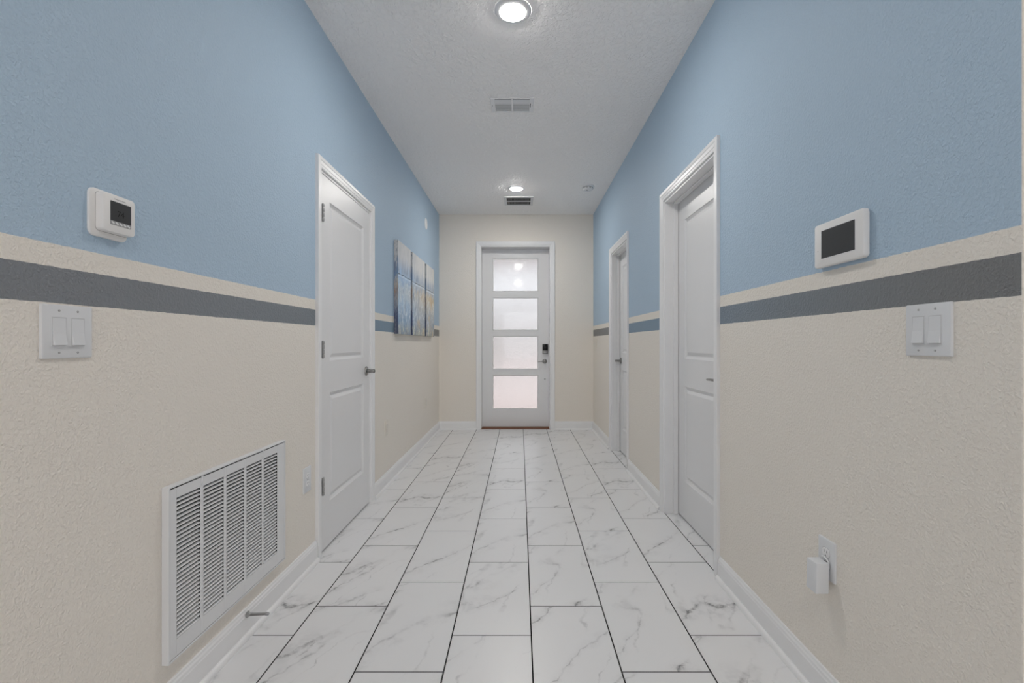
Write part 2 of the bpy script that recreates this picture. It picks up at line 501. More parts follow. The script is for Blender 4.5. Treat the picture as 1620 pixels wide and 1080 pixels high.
tag(MB().box(XR + WT, XR_OUT, YCORNER, YCORNER + WT, 0, ZC).build('wall_living', M['cream']), 'cream wall of the room behind the camera', None, None, 'structure')
b = MB()
b.box(XL_OUT, DE['x0'], YE, YE + 0.155, 0, ZC); b.box(DE['x1'], XR_OUT, YE, YE + 0.155, 0, ZC)
b.box(DE['x0'], DE['x1'], YE, YE + 0.155, DE['h'], ZC)
tag(b.build('wall_end', M['cream']), 'cream end wall around the front door', None, None, 'structure')
tag(MB().box(XL_OUT - 0.15, XL_OUT, Y_REAR - 0.15, YE + 0.155, -0.1, ZC + 0.12).build('wall_outer_left', M['cream']), 'outer wall left of the closet', None, None, 'structure')
tag(MB().box(XR_OUT, XR_OUT + 0.15, Y_REAR - 0.15, YE + 0.155, -0.1, ZC + 0.12).build('wall_outer_right', M['cream']), 'outer wall right of the living room', None, None, 'structure')
b = MB()      # rear wall; unseen patio opening added to let daylight in from behind the camera
b.box(XL_OUT, -0.6, Y_REAR - 0.15, Y_REAR, 0, ZC); b.box(2.9, XR_OUT, Y_REAR - 0.15, Y_REAR, 0, ZC); b.box(-0.6, 2.9, Y_REAR - 0.15, Y_REAR, 2.3, ZC)
tag(b.build('wall_rear', M['cream']), 'unseen rear wall with a wide opening added for daylight', None, None, 'structure')

pt = bpy.data.lights.new('patio_portal', 'AREA'); pt.shape = 'RECTANGLE'; pt.size = 3.5; pt.size_y = 2.3; pt.cycles.is_portal = True
pto = bpy.data.objects.new('patio_portal', pt); pto.location = (1.15, Y_REAR - 0.05, 1.15); pto.rotation_euler = (-PI / 2, 0, PI); C.objects.link(pto)

# ------------------------------------------------------------------ outside the front door
tag(MB().box(-15, 15, YE + 0.155, 26, -0.16, -0.06).build('ground', M['paver']), 'pinkish paved porch floor and drive outside', None, None, 'structure')
tag(MB().box(-15, 15, -26, Y_REAR - 0.15, -0.16, -0.06).build('ground.001', M['paver']), 'patio paving behind the house', None, None, 'structure')
tag(MB().box(-2.6, 2.6, YE + 0.155, YE + 3.38, 2.78, 2.9).build('ceiling_porch', M['porch']), 'taupe ceiling of the porch outside the front door', None, None, 'structure')
tag(MB().box(-14, 14, 22, 22.3, -0.1, 3.1).build('wall_garden', M['stucco']), 'pale wall across the drive outside', None, None, 'structure')

# ------------------------------------------------------------------ trim profiles
CASING = [(0.0, 0.0), (0.0, 0.0085), (0.006, 0.0105), (0.014, 0.0110), (0.018, 0.0135), (0.034, 0.0150), (0.038, 0.0175), (0.053, 0.0175), (0.057, 0.0155), (0.057, 0.0)]
def casing(b, x0, x1, ztop):
    """mitred casing round an opening, in the wall frame (x along, -y out, z up)"""
    st = [[], [], [], []]
    for u, v in CASING:
        st[0].append((x0 - u, -v, 0.0)); st[1].append((x0 - u, -v, ztop + u)); st[2].append((x1 + u, -v, ztop + u)); st[3].append((x1 + u, -v, 0.0))
    b.rings(st, close=True)
    return b
BASE = [(0.0, 0.0), (0.0135, 0.0), (0.0135, 0.082), (0.0115, 0.086), (0.0105, 0.094), (0.0065, 0.099), (0.0055, 0.1055), (0.003, 0.108), (0.0, 0.108)]
SHOE = [(0.0135, 0.0), (0.0285, 0.0), (0.0282, 0.005), (0.0262, 0.0105), (0.0225, 0.0150), (0.0180, 0.0180), (0.0135, 0.0190)]
def baseboard(name, p0, p1, out, label, m0=0.0, m1=0.0):
    """p0-p1 along the wall foot, out = unit vector into the hall; m0/m1 = mitre (metres per metre of depth) at the ends"""
    p0, p1, out = Vector(p0), Vector(p1), Vector(out)
    d = (p1 - p0).normalized()
    def strip(prof):
        b = MB()
        r0 = [p0 + d * (m0 * u) + out * u + Vector((0, 0, h)) for u, h in prof]
        r1 = [p1 - d * (m1 * u) + out * u + Vector((0, 0, h)) for u, h in prof]
        return b.rings([r0, r1])
    o = strip(BASE).build(name, M['trim'])
    tag(o, label, None, None, 'structure')
    strip(SHOE).build('shoe_moulding', M['trim'], o)
    return o
E_ = 0.057
baseboard('baseboard_left', (XL, Y_REAR, 0), (XL, DL['y0'] - E_, 0), (1, 0, 0), 'white baseboard under the big return grille')
baseboard('baseboard_left', (XL, DL['y1'] + E_, 0), (XL, YE, 0), (1, 0, 0), 'white baseboard between the left door and the end wall', 0, 1.0)
baseboard('baseboard_right', (XR, YCORNER + 0.004, 0), (XR, DR1['y0'] - E_, 0), (-1, 0, 0), 'white baseboard under the outlet with the plug-in')
baseboard('baseboard_right', (XR, DR1['y1'] + E_, 0), (XR, DR2['y0'] - E_, 0), (-1, 0, 0), 'white baseboard between the two right doors')
baseboard('baseboard_right', (XR, DR2['y1'] + E_, 0), (XR, YE, 0), (-1, 0, 0), 'white baseboard between the far right door and the end wall', 0, 1.0)
baseboard('baseboard_end', (XL, YE, 0), (DE['x0'] - E_, YE, 0), (0, -1, 0), 'white baseboard left of the front door', 1.0, 0)
baseboard('baseboard_end', (DE['x1'] + E_, YE, 0), (XR, YE, 0), (0, -1, 0), 'white baseboard right of the front door', 0, 1.0)

# ------------------------------------------------------------------ doors
def panel_slab(b, x0, x1, z0, z1, yf, panels, thick=0.035):
    """moulded door: front face at -yf (positive = out of the wall), raised panels with sunk borders"""
    y = -yf; yb = y + thick
    xs = [x0, panels[0][0], panels[0][1], x1]
    P = sorted(panels, key=lambda p: p[2])
    # stiles and rails as flat faces
    def q(xa, xb, za, zb): b.add([(xa, y, za), (xb, y, za), (xb, y, zb), (xa, y, zb)], [(0, 1, 2, 3)])
    q(x0, xs[1], z0, z1); q(xs[2], x1, z0, z1)
    zz = z0
    for p in P:
        q(xs[1], xs[2], zz, p[2]); zz = p[3]
    q(xs[1], xs[2], zz, z1)
    steps = [(0.0, 0.0), (0.003, 0.0045), (0.015, 0.0115), (0.020, 0.0120), (0.023, 0.0110), (0.040, 0.0030), (0.043, 0.0028)]
    for xa, xb, za, zb in P:
        R = [[(xa + i, y + d, za + i), (xb - i, y + d, za + i), (xb - i, y + d, zb - i), (xa + i, y + d, zb - i)] for i, d in steps]
        b.rings(R, True, False, True)
    # edges and back
    b.add([(x0, y, z0), (x1, y, z0), (x1, y, z1), (x0, y, z1), (x0, yb, z0), (x1, yb, z0), (x1, yb, z1), (x0, yb, z1)],
          [(4, 7, 6, 5), (0, 4, 5, 1), (1, 5, 6, 2), (2, 6, 7, 3), (3, 7, 4, 0)])
    return b

def lever_handle(parent, x, z, yf, direction, length=0.125, reach=0.056):
    b = MB()
    b.lathe([(0.0325, 0.0), (0.0325, 0.005), (0.030, 0.009), (0.020, 0.011), (0.0125, 0.0125), (0.0115, reach - 0.010), (0.0125, reach - 0.004), (0.0115, reach + 0.004), (0.004, reach + 0.007)], 24, 'y')
    h = b.build('lever_handle', M['nickel'], parent, smooth=True, loc=(x, -yf, z))
    h['label'] = 'satin nickel lever handle'
    b = MB(); n = 9; R = []
    for i in range(n):
        f = i / (n - 1)
        cx = direction * (length * f - 0.006); cy = -(reach + 0.0045 * math.sin(PI * f) - 0.002); cz = 0.002 * math.sin(PI * f) - 0.003 * f
        hw = 0.0078 - 0.0022 * f; ht = 0.0055 - 0.0018 * f
        if i == n - 1: hw *= 0.55; ht *= 0.6
        R.append([(cx, cy + ht * math.cos(2 * PI * k / 10), cz + hw * math.sin(2 * PI * k / 10)) for k in range(10)])
    b.rings(R)
    b.build('lever', M['nickel'], h, smooth=True)
    return h

def hinge(parent, x, z, side=1):
    b = MB()
    for z0, z1 in ((-0.0445, -0.0290), (-0.0235, -0.0035), (0.0035, 0.0235), (0.0290, 0.0445)):
        b.lathe([(0.0074, z0), (0.0080, z0 + 0.0008), (0.0080, z1 - 0.0008), (0.0074, z1)], 14, 'z', (0, -0.0092, 0))
    b.lathe([(0.003, -0.048), (0.0050, -0.0445), (0.0050, 0.0445), (0.003, 0.048)], 12, 'z', (0, -0.0092, 0))
    h = b.build('hinge', M['darknickel'], parent, smooth=True, loc=(x, 0, z))
    h['label'] = 'dull metal door hinge'
    MB().box(0.004 * side, 0.034 * side, -0.0022, 0.0005, -0.0445, 0.0445).build('leaf', M['darknickel'], h, bevel=0.0006)
    for dz in (-0.028, 0.0, 0.028):
        MB().lathe([(0.0036, 0.002), (0.0034, 0.0030), (0.0018, 0.0034)], 10, 'y', (0.020 * side, 0, dz)).build('screw', M['nickel'], h)
    return h

def interior_door(name, loc, rz, w_open, h_open, slab_depth, label, panels_z, handle, hinge_side=None):
    """slab_depth: how far the slab face sits behind the wall face"""
    root = empty(name, loc, rz)
    tag(root, label, 'door', None, 'structure')
    hw = w_open / 2
    jt = 0.018
    b = MB()      # jamb lining
    b.box(-hw, -hw + jt, 0.0, WT, 0, h_open); b.box(hw - jt, hw, 0.0, WT, 0, h_open); b.box(-hw + jt, hw - jt, 0.0, WT, h_open - jt, h_open)
    b.build('jamb', M['trim'], root, bevel=0.0012, seg=1)
    b = MB()
    st0, st1 = (0.028, 0.060) if slab_depth < 0 else (slab_depth - 0.034, slab_depth - 0.002)
    if slab_depth < 0.03: st0, st1 = slab_depth + 0.037, slab_depth + 0.070
    b.box(-hw + jt, -hw + jt + 0.011, st0, st1, 0, h_open - jt); b.box(hw - jt - 0.011, hw - jt, st0, st1, 0, h_open - jt); b.box(-hw + jt, hw - jt, st0, st1, h_open - jt - 0.011, h_open - jt)
    b.build('door_stop_strip', M['trim'], root, bevel=0.002, seg=1)
    casing(MB(), -hw + 0.004, hw - 0.004, h_open - 0.004).build('casing', M['trim'], root)
    g = 0.003
    x0, x1 = -hw + jt + g, hw - jt - g
    z0, z1 = 0.010, h_open - jt - g
    stile = 0.118
    pan = [(x0 + stile, x1 - stile, a, c) for a, c in panels_z]
    s = panel_slab(MB(), x0, x1, z0, z1, -slab_depth, pan).build('slab', M['door'], root)
    hx, hz, hd = handle
    lever_handle(root, hx if hx else 0, hz, -slab_depth, hd)
    if hinge_side is not None:
        xh = x0 if hinge_side < 0 else x1
        for z in (0.362, 1.100, 1.837):
            hinge(root, xh - 0.002 * (1 if hinge_side < 0 else -1), z, 1 if hinge_side < 0 else -1)
    return root

PZ = [(0.25, 0.858), (1.036, 1.925)]
# left door: opens into the hall, so its slab lies flush with the wall and the hinges show on the near side
cy = (DL['y0'] + DL['y1']) / 2; wL = DL['y1'] - DL['y0']
interior_door('door_1', (XL, cy, 0), LEFT, wL, DL['h'], 0.003, 'white two-panel door on the left wall with three exposed hinges', PZ, (3.288 - cy, 0.941, -1), hinge_side=-1)
cy = (DR1['y0'] + DR1['y1']) / 2; w1 = DR1['y1'] - DR1['y0']
interior_door('door_2', (XR, cy, 0), RIGHT, w1, DR1['h'], 0.088, 'near recessed white two-panel door on the right wall', PZ, (cy - 2.418, 0.9425, -1))
cy = (DR2['y0'] + DR2['y1']) / 2; w2 = DR2['y1'] - DR2['y0']
interior_door('door_3', (XR, cy, 0), RIGHT, w2, DR2['h'], 0.088, 'far recessed white two-panel door on the right wall', PZ, (-(4.925 - cy), 0.952, 1))

# front door in the end wall: recessed slab with four privacy-glass panes
root = empty('door_4', (0, YE, 0), END)
tag(root, 'white front door with four frosted glass panes in the end wall', 'door', None, 'structure')
x0, x1, ht = DE['x0'], DE['x1'], DE['h']
RD = 0.155         # slab face behind the wall face
b = MB()
b.box(x0, x0 + 0.012, 0, RD + 0.05, 0, ht); b.box(x1 - 0.012, x1, 0, RD + 0.05, 0, ht); b.box(x0 + 0.012, x1 - 0.012, 0, RD + 0.05, ht - 0.012, ht)
b.build('jamb', M['trim'], root, bevel=0.0012, seg=1)
casing(MB(), x0, x1, ht).build('casing', M['trim'], root)
sx0, sx1, sz0, sz1 = x0 + 0.0135, x1 - 0.0135, 0.010, ht - 0.015
sc = FPX / (YE + RD)
gx0, gx1 = (779.6 - VPX) / sc, (851.2 - VPX) / sc
rows = [(409.2, 460.7), (470.8, 522.2), (531.8, 583.6), (593.5, 646.5)]
gz = [(CAM_Z + (VPY - yb_) / sc, CAM_Z + (VPY - ya_) / sc) for ya_, yb_ in rows]
b = MB(); T = 0.044
b.box(sx0, gx0, RD, RD + T, sz0, sz1); b.box(gx1, sx1, RD, RD + T, sz0, sz1)
zc = sz1
for za, zb in gz:
    b.box(gx0, gx1, RD, RD + T, zb, zc); zc = za
b.box(gx0, gx1, RD, RD + T, sz0, zc)
slab = b.build('slab', M['door'], root)
for za, zb in gz:
    b = MB(); e = 0.0075       # slim glazing bead with a bevel towards the glass
    o0 = [(gx0 - 0.002, RD - 0.0015, za - 0.002), (gx1 + 0.002, RD - 0.0015, za - 0.002), (gx1 + 0.002, RD - 0.0015, zb + 0.002), (gx0 - 0.002, RD - 0.0015, zb + 0.002)]
    ob = [(p[0], RD + 0.001, p[2]) for p in o0]
    o1 = [(gx0 + e, RD + 0.009, za + e), (gx1 - e, RD + 0.009, za + e), (gx1 - e, RD + 0.009, zb - e), (gx0 + e, RD + 0.009, zb - e)]
    b.rings([ob, o0, o1], True, False, False)
    b.build('glazing_bead', M['door'], slab)
    MB().box(gx0 - 0.0, gx1 + 0.0, RD + 0.010, RD + 0.018, za, zb).build('glass_pane', M['glass'], slab)
MB().box(x0, x1, -0.001, RD + 0.05, -0.012, 0.008).build('threshold', M['wood'], root, bevel=0.002)
# smart lock, lever and small bolt below
kx = ((858 + 866.9) / 2 - VPX) / sc
kz0, kz1 = CAM_Z - (559.8 - VPY) / sc, CAM_Z - (544.0 - VPY) / sc
lk = MB().roundrect(0.074, kz1 - kz0, 0.006, 0, 0.024, 0, 0, 4, 0.003).build('keypad_lock', M['nickel'], root, smooth=True, loc=(kx, RD, (kz0 + kz1) / 2))
lk['label'] = 'electronic deadbolt with black cover and metal base'
MB().roundrect(0.070, 0.086, 0.004, 0.0235, 0.0275, 0, (kz1 - kz0) / 2 - 0.045, 4, 0.002).build('battery_cover', M['black'], lk, smooth=True)
b = MB(); b.lathe([(0.013, 0.023), (0.013, 0.029), (0.010, 0.031)], 18, 'y', (0.0, 0, -0.044)); b.box(-0.019, 0.019, -0.040, -0.028, -0.049, -0.039)
b.build('thumb_turn', M['darknickel'], lk, bevel=0.001)
lever_handle(root, (861.6 - VPX) / sc, CAM_Z - (571.3 - VPY) / sc, -RD, -1, 0.10, 0.058)
sp = MB().lathe([(0.0105, 0.0), (0.0105, 0.002), (0.008, 0.0035), (0.003, 0.004)], 16, 'y').build('bolt_cover', M['darknickel'], root, smooth=True, loc=((862 - VPX) / sc, RD, CAM_Z - (599.3 - VPY) / sc))

# ------------------------------------------------------------------ recessed ceiling lights
def recessed_light(x, y, label, mat='lens', group='recessed ceiling lights'):
    root = empty('recessed_light', (x, y, ZC))
    tag(root, label, 'ceiling light', group)
    MB().rings([[(r * math.cos(2 * PI * i / 48), r * math.sin(2 * PI * i / 48), h) for i in range(48)] for r, h in
                ((0.0955, -0.0002), (0.0945, -0.0030), (0.091, -0.0055), (0.082, -0.0080), (0.0700, -0.0098), (0.0672, -0.0098), (0.0668, -0.0060))], True, False, False).build('trim', M['plastic'], root, smooth=True)
    MB().lathe([(0.0667, -0.0060), (0.0667, -0.0094), (0.060, -0.0125), (0.042, -0.0155), (0.020, -0.0170), (0.004, -0.0175)], 48).build('lens', M[mat], root)
    return root
recessed_light(-0.037, 2.413, 'large round lit ceiling light nearest the camera')
recessed_light(-0.040, 5.170, 'smaller-looking lit ceiling light near the front door')
recessed_light(-0.038, -0.345, 'lit ceiling light above the photographer, out of the picture')
for i, (x, y) in enumerate(((-0.038, -3.1), (2.3, -0.9), (2.3, -3.4))):  # unseen fill lights added behind the camera to brighten the hall
    recessed_light(x, y, ['added unseen fill light at the far end of the living room', 'added unseen fill light right of the camera in the living room', 'added unseen fill light by the patio opening'][i], 'lens_fill')

# ------------------------------------------------------------------ ceiling register, return grille, smoke detector
ya_, yb_ = 3.263, 3.468; xa_, xb_ = -0.206, 0.0975
root = empty('ceiling_register', ((xa_ + xb_) / 2, (ya_ + yb_) / 2, ZC))
tag(root, 'white supply register with two louvred halves in the middle of the ceiling', 'vent')
wx, wy = (xb_ - xa_) / 2, (yb_ - ya_) / 2
ox, oy = wx - 0.030, wy - 0.016
b = MB()
for (a0, a1, c0, c1) in ((-wx, -ox, -wy, wy), (ox, wx, -wy, wy), (-ox, ox, -wy, -oy), (-ox, ox, oy, wy)):
    b.box(a0, a1, c0, c1, -0.006, -0.0005)
b.build('frame', M['plastic'], root, bevel=0.0015)
MB().box(-0.006, 0.006, -oy, oy, -0.0075, -0.001).build('centre_bar', M['plastic'], root, bevel=0.001)
MB().box(-ox, ox, -oy, oy, -0.0012, -0.0004).build('backing', M['slot'], root)
for s in (-1, 1):
    xa2, xb2 = (-ox, -0.006) if s < 0 else (0.006, ox)
    for k, (yy, ww, tilt) in enumerate([(-0.062, 0.030, -0.10), (-0.034, 0.026, -0.06), (-0.010, 0.0165, 0.16), (0.008, 0.0165, 0.16), (0.026, 0.0165, 0.16), (0.044, 0.0165, 0.16), (0.062, 0.0165, 0.16), (0.078, 0.013, 0.16)]):
        MB().box(xa2, xb2, -ww / 2, ww / 2, -0.0006, 0.0006).build('louvre', M['enamel'], root, loc=(0, yy, -0.0045), rot=(tilt, 0, 0))
MB().box(wx - 0.0265, wx - 0.0215, -0.030, 0.020, -0.010, -0.006).build('damper_lever', M['slot'], root, bevel=0.001)
for s in (-1, 1):
    MB().lathe([(0.0035, -0.006), (0.0030, -0.0075), (0.0012, -0.008)], 10, 'z', (s * (wx - 0.011), 0, 0)).build('screw', M['darknickel'], root)

ya_, yb_ = 5.448, 5.80; xa_, xb_ = -0.187, 0.156
root = empty('ceiling_grille', ((xa_ + xb_) / 2, (ya_ + yb_) / 2, ZC))
tag(root, 'small dark-slotted return grille in the ceiling just before the front door', 'vent')
wx, wy = (xb_ - xa_) / 2, (yb_ - ya_) / 2
ox = wx - 0.030; n0, n1 = -wy + 0.055, wy - 0.030
b = MB()
for (a0, a1, c0, c1) in ((-wx, -ox, -wy, wy), (ox, wx, -wy, wy), (-ox, ox, -wy, n0), (-ox, ox, n1, wy)):
    b.box(a0, a1, c0, c1, -0.007, -0.0005)
b.build('frame', M['enamel'], root, bevel=0.002)
MB().box(-wx, wx, -wy - 0.002, -wy + 0.004, -0.012, -0.0005).build('front_lip', M['enamel'], root, bevel=0.001)
MB().box(-ox, ox, n0, n1, -0.0013, -0.0004).build('backing', M['dark'], root)
ymid = (n0 + n1) / 2 - 0.004
MB().box(-ox, ox, ymid - 0.010, ymid + 0.010, -0.007, -0.001).build('centre_bar', M['enamel'], root, bevel=0.001)
for (c0, c1) in ((n0, ymid - 0.010), (ymid + 0.010, n1)):
    for k in range(21):
        xx = -ox + 2 * ox * (k + 0.5) / 21
        MB().box(xx - 0.0018, xx + 0.0018, c0, c1, -0.0062, -0.0016).build('fin', M['button'], root)

sd = empty('smoke_detector', (0.735, 5.12, ZC))
tag(sd, 'round white smoke detector on the ceiling near the right wall', 'smoke detector')
MB().lathe([(0.070, -0.0004), (0.070, -0.006), (0.067, -0.009), (0.056, -0.0095)], 40).build('base', M['plastic'], sd, smooth=True)
MB().lathe([(0.054, -0.0095), (0.054, -0.013)], 40).build('shadow_gap', M['slot'], sd)
cap = MB().lathe([(0.056, -0.013), (0.0575, -0.016), (0.0565, -0.030), (0.050, -0.040), (0.030, -0.044), (0.005, -0.0445)], 40).build('cap', M['plastic'], sd, smooth=True)
MB().lathe([(0.0085, -0.0425), (0.0085, -0.0455), (0.004, -0.046)], 16, 'z', (-0.012, -0.020, 0)).build('test_button', M['slot'], cap)
for k in range(10):
    a = 2 * PI * k / 10
    MB().box(-0.011, 0.011, -0.0008, 0.0008, -0.0035, 0.0035).build('sounder_slot', M['ink'], cap, loc=(0.0568 * math.cos(a), 0.0568 * math.sin(a), -0.023), rot=(0, 0, a + PI / 2))

# ------------------------------------------------------------------ big return-air grille on the left wall
gy0, gy1, gz0, gz1 = 1.4066, 2.108, 0.173, 0.703
root = empty('return_air_grille', (XL, (gy0 + gy1) / 2, gz0), LEFT)
tag(root, 'large white louvred return-air grille low on the left wall', 'vent')
cyg = (gy0 + gy1) / 2; hw = (gy1 - gy0) / 2; H = gz1 - gz0
PF = 0.022
b = MB(); t_ = 0.006
b.box(-hw, -hw + t_, -PF, 0, 0, H); b.box(hw - t_, hw, -PF, 0, 0, H); b.box(-hw + t_, hw - t_, -PF, 0, 0, t_); b.box(-hw + t_, hw - t_, -PF, 0, H - t_, H)
b.build('outer_frame', M['enamel'], root, bevel=0.0015)
cols = [(1.4415, 1.5488), (1.5642, 1.6715), (1.6869, 1.7942), (1.8096, 1.9169), (1.9323, 2.0396)]
cols = [(a - cyg, c - cyg) for a, c in cols]
lz0, lz1 = 0.232 - gz0, 0.662 - gz0
b = MB(); ff, fb = -0.0205, -0.0185
xx = -hw + t_ + 0.0015
for a, c in cols:
    b.box(xx, a, ff, fb, t_ + 0.002, H - t_ - 0.004); xx = c
b.box(xx, hw - t_ - 0.0015, ff, fb, t_ + 0.002, H - t_ - 0.004)
for a, c in cols:
    b.box(a, c, ff, fb, t_ + 0.002, lz0); b.box(a, c, ff, fb, lz1, H - t_ - 0.004)
b.build('face_plate', M['enamel'], root, bevel=0.0005, seg=1)
MB().box(-hw + t_, hw - t_, -0.0012, -0.0002, t_, H - t_).build('dark_backing', M['slot'], root)  # dark sheet standing in for the shaded hollow behind the slats
NS = 33; pitch = (lz1 - lz0) / NS
L = cols[0][1] - cols[0][0]
blade = MB()
pr = [(-0.0198, -0.0050), (-0.0209, -0.0046), (-0.0206, -0.0038), (-0.0135, 0.0008), (-0.0131, 0.0001)]
blade.rings([[(-L / 2, p[0], p[1]) for p in pr], [(L / 2, p[0], p[1]) for p in pr]])
blade_me = blade.mesh('slat', mats=[M['enamel']])
for a, c in cols:
    for k in range(NS):
        o = bpy.data.objects.new('slat', blade_me); C.objects.link(o)
        o.parent = root; o.location = ((a + c) / 2, 0, lz0 + pitch * (k + 0.5))
for xk in (cols[0][1] + 0.0077, cols[3][1] + 0.0077):
    MB().box(-0.004, 0.004, -0.0245, -0.020, -0.012, 0.012).build('catch', M['enamel'], root, bevel=0.001, loc=(xk, 0, H - 0.018))

# ------------------------------------------------------------------ wall plates
def rocker_switch(loc, rz, label, up=(True, True), mat='plate', n=2, w=0.125, h=0.124):
    root = empty('light_switch', loc, rz)
    tag(root, label, 'light switch', 'two-gang rocker switches' if n == 2 else None)
    MB().roundrect(w, h, 0.003, 0, 0.0065, 0, 0, 3, 0.0035).build('plate', M[mat], root, smooth=True)
    for i in range(n):
        cx = (i - (n - 1) / 2) * 0.046
        MB().roundrect(0.036, 0.069, 0.0012, 0.0058, 0.0072, cx, 0, 3, 0.0004).build('rocker_frame', M[mat], root)
        b = MB(); t1, t2 = (0.0125, 0.0075) if up[i] else (0.0075, 0.0125)
        hw_, hh = 0.0155, 0.0315
        # rocker paddle, wedge-shaped: bulges at the pressed-out end
        prof = [(-hh, 0.006), (-hh, t2), (-hh * 0.08, 0.0085), (hh, t1), (hh, 0.006)]
        b.rings([[(cx - hw_, -p[1], p[0]) for p in prof], [(cx + hw_, -p[1], p[0]) for p in prof]])
        b.build('rocker', M[mat], root, bevel=0.0006)
        gap = MB().roundrect(0.0335, 0.0665, 0.001, 0.0070, 0.0074, cx, 0, 3).build('rocker_gap', M['seam'] if mat == 'plate' else M[mat], root)
        for dz in (-0.0485, 0.0485):
            MB().lathe([(0.0028, 0.0062), (0.0026, 0.0074), (0.001, 0.0078)], 10, 'y', (cx, 0, dz)).build('screw', M['ink'] if mat == 'plate' else M[mat], root)
    return root
rocker_switch(*on_left(1.111, 1.160), label='two-gang white rocker switch below the thermostat on the left wall', up=(False, False))
rocker_switch(*on_right(1.1155, 1.165), label='two-gang white rocker switch below the touch panel on the right wall', up=(False, False))
rocker_switch(*on_right(5.97, 1.133), label='small cream switch plate on the right wall beside the end corner', up=(True,), mat='almond', n=1, w=0.079, h=0.115)

def outlet(loc, rz, label, mat='plate'):
    root = empty('wall_outlet', loc, rz)
    tag(root, label, 'outlet', 'duplex outlets')
    MB().roundrect(0.080, 0.124, 0.003, 0, 0.0062, 0, 0, 3, 0.003).build('plate', M[mat], root, smooth=True)
    for s in (-1, 1):
        r = MB().roundrect(0.034, 0.029, 0.012, 0.0055, 0.0082, 0, s * 0.0195, 6, 0.0008).build('receptacle', M['plastic'] if mat == 'plate' else M[mat], root, smooth=True)
        rim = MB().roundrect(0.0375, 0.0325, 0.013, 0.0058, 0.0064, 0, s * 0.0195, 6).build('receptacle_rim', M['seam'] if mat == 'plate' else M[mat], root)
        for (dx, dz, w_, h_) in ((-0.0063, 0.004, 0.0022, 0.0085), (0.0063, 0.004, 0.0020, 0.0070), (0.0, -0.0085, 0.0045, 0.0045)):
            MB().roundrect(w_, h_, min(w_, h_) * 0.3, 0.0080, 0.0084, dx, s * 0.0195 + dz, 2).build('slot', M['slot'] if mat == 'plate' else M['button'], r)
    MB().lathe([(0.003, 0.006), (0.0028, 0.0075), (0.001, 0.0078)], 10, 'y').build('screw', M['button'], root)
    return root
outlet(*on_left(2.363, 0.453), label='white outlet between the return grille and the left door')
outlet(*on_left(3.770, 0.462), label='cream outlet low on the left wall just past the door', mat='almond')
outlet(*on_left(5.346, 0.460), label='cream outlet low on the left wall under the far canvas', mat='almond')
outlet(*on_right(1.4825, 0.458), label='white outlet low on the right wall behind the plug-in adapter')

# plug-in adapter in the right outlet
root = empty('plug_in_adapter', (XR, 1.480, 0.408), RIGHT)
tag(root, 'white box-shaped plug-in adapter in the lower socket of the right outlet', 'adapter')
b = MB()
def ringz(z, x0_, x1_, yA, yB): return [(x0_, -yA, z), (x1_, -yA, z), (x1_, -yB, z), (x0_, -yB, z)]
b.rings([ringz(-0.046, -0.024, 0.026, 0.016, 0.056), ringz(0.046, -0.025, 0.024, 0.013, 0.052)])
body = b.build('body', M['plate'], root, bevel=0.0022, seg=3, smooth=True)
b = MB(); b.lathe([(0.012, 0.0086), (0.012, 0.0145), (0.010, 0.0165)], 18, 'y', (0.0, 0, 0.033)); b.build('plug_base', M['slot'], root)
b = MB(); b.tube([(-0.016, -0.012, 0.050), (-0.010, -0.014, 0.056), (0.002, -0.013, 0.057), (0.012, -0.012, 0.052), (0.016, -0.011, 0.046)], 0.0022, 8)
b.build('retaining_loop', M['plastic'], root, smooth=True)

# ------------------------------------------------------------------ thermostat on the left wall
root = empty('thermostat', (XL, 1.2215, 1.4625), LEFT)
tag(root, 'white thermostat with grey display on the left wall above the switches', 'thermostat')
MB().roundrect(0.113, 0.120, 0.017, 0, 0.006, 0, 0, 8, 0.003).build('wall_plate', M['plastic_warm'], root, smooth=True)
b = MB()
body = MB().roundrect(0.098, 0.098, 0.010, 0.006, 0.0265, 0.009, 0.004, 6, 0.004).build('body', M['plastic_warm'], root, smooth=True)
MB().roundrect(0.0995, 0.0995, 0.011, 0.0055, 0.0066, 0.009, 0.004, 6).build('body_seam', M['button'], root)
MB().roundrect(0.064, 0.0605, 0.002, 0.0262, 0.0270, 0.011, 0.004, 4).build('button_bar', M['button'], body)
scr = MB().roundrect(0.063, 0.050, 0.001, 0.0266, 0.0274, 0.011, 0.0095, 3).build('display', M['screen'], body)
def text_mesh(txt, size, name, mat, parent, loc, extrude=0.00015, align='CENTER'):
    cu = bpy.data.curves.new(name, 'FONT'); cu.body = txt; cu.size = size; cu.extrude = extrude
    cu.align_x = align; cu.align_y = 'CENTER'; cu.resolution_u = 3
    tmp = bpy.data.objects.new('tmp_text', cu); C.objects.link(tmp)
    dg = bpy.context.evaluated_depsgraph_get()
    me = bpy.data.meshes.new_from_object(tmp.evaluated_get(dg))
    bpy.data.objects.remove(tmp, do_unlink=True); bpy.data.curves.remove(cu)
    me.materials.clear(); me.materials.append(mat)
    o = bpy.data.objects.new(name, me); C.objects.link(o)
    o.parent = parent; o.location = loc; o.rotation_euler = (PI / 2, 0, 0)
    return o
text_mesh('74', 0.022, 'temperature_digits', M['lcd'], body, (0.010, -0.0276, 0.004))
text_mesh('Honeywell Home', 0.0048, 'lettering', M['ink'], body, (0.009, -0.0267, 0.0415))
for k in range(5):
    MB().box(-0.0045, 0.0045, -0.0274, -0.0268, -0.0022, 0.0022).build('button', M['enamel'], body, loc=(-0.013 + k * 0.012, 0, -0.0205), rot=(0, 0.5, 0))

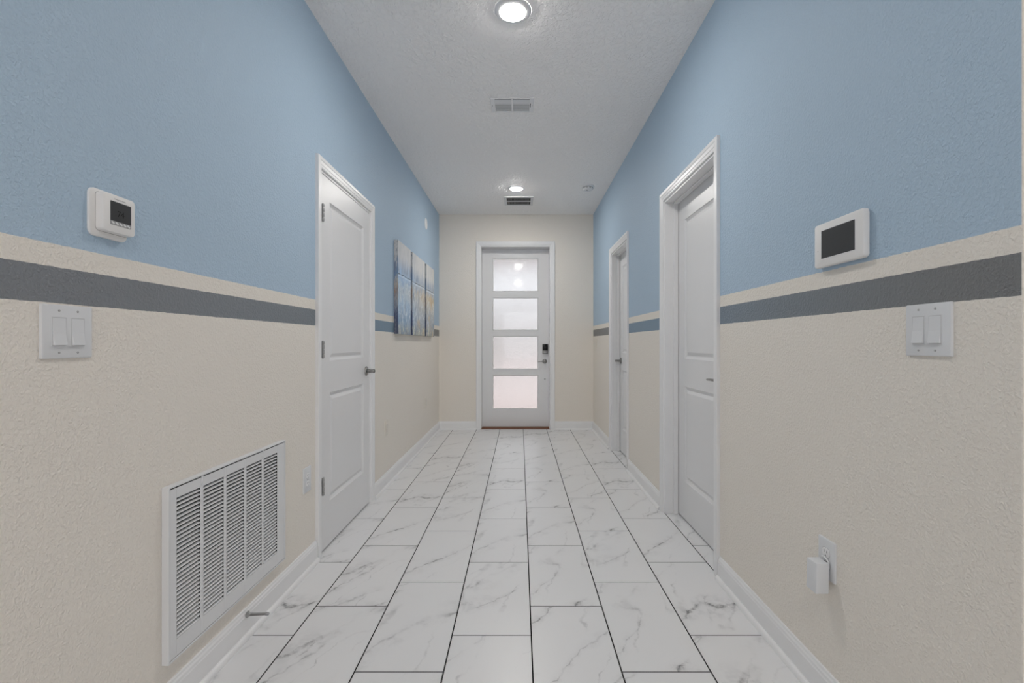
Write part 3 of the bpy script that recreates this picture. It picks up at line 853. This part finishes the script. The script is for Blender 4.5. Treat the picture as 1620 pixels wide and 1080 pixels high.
# ------------------------------------------------------------------ touch panel on the right wall
root = empty('touch_panel', (XR, 1.4095, 1.4395), RIGHT)
tag(root, 'white security touch panel with dark screen on the right wall', 'touch panel')
MB().roundrect(0.206, 0.128, 0.008, 0, 0.006, 0, 0, 5).build('back_housing', M['plastic_warm'], root, smooth=True)
pb = MB().roundrect(0.218, 0.136, 0.010, 0.006, 0.021, 0, 0, 6, 0.004).build('bezel', M['plastic_warm'], root, smooth=True)
MB().roundrect(0.152, 0.090, 0.002, 0.0208, 0.0216, 0.002, 0.001, 3).build('screen_rim', M['plastic'], pb)
MB().roundrect(0.148, 0.086, 0.001, 0.0212, 0.0220, 0.002, 0.001, 3).build('screen', M['screen'], pb)
MB().lathe([(0.0016, 0.0209), (0.0014, 0.0214)], 10, 'y', (-0.090, 0, -0.016)).build('status_light', M['button'], pb)

# ------------------------------------------------------------------ round blank cover on the left wall
rc = empty('round_cover', (XL, 5.362, 2.487), LEFT)
tag(rc, 'round white blank cover high on the left wall above the canvases', 'cover plate')
MB().lathe([(0.064, 0.0), (0.064, 0.003), (0.060, 0.0065), (0.030, 0.009), (0.003, 0.0095)], 36, 'y').build('cover', M['plastic'], rc, smooth=True)

# ------------------------------------------------------------------ triptych on the left wall
for i, (ya_, yb_, lab) in enumerate(((3.999, 4.458, 'nearest canvas of the blue-grey seascape triptych on the left wall'),
                                     (4.532, 5.122, 'middle canvas of the blue-grey seascape triptych on the left wall'),
                                     (5.203, 5.672, 'farthest canvas of the blue-grey seascape triptych on the left wall'))):
    o = MB().box(-(yb_ - ya_) / 2, (yb_ - ya_) / 2, -0.0375, -0.0015, 0, 0.797).build('canvas_painting', M['painting'], None, bevel=0.002, seg=2, loc=(XL, (ya_ + yb_) / 2, 1.2135), rot=(0, 0, LEFT))
    tag(o, lab, 'painting', 'three canvas panels')

# ------------------------------------------------------------------ spring door stop on the left baseboard
root = empty('door_stop', (XL + 0.0135, 1.827, 0.0865), 0)
tag(root, 'dull metal spring door stop on the left baseboard', 'door stop')
MB().lathe([(0.0125, 0.0), (0.0125, 0.0025), (0.009, 0.0050), (0.006, 0.012), (0.0045, 0.014)], 20, 'x').build('base', M['darknickel'], root, smooth=True)
pts = []; n = 22 * 10
for i in range(n + 1):
    f = i / n; a = 2 * PI * 22 * f
    r = 0.0052 - 0.0012 * f
    pts.append((0.010 + 0.062 * f, r * math.cos(a), r * math.sin(a) + 0.002 * f))
MB().tube(pts, 0.0013, 5).build('spring', M['darknickel'], root, smooth=True)
MB().lathe([(0.0045, 0.070), (0.0062, 0.072), (0.0062, 0.081), (0.0045, 0.0835)], 16, 'x', (0, 0, 0.002)).build('tip', M['button'], root, smooth=True)
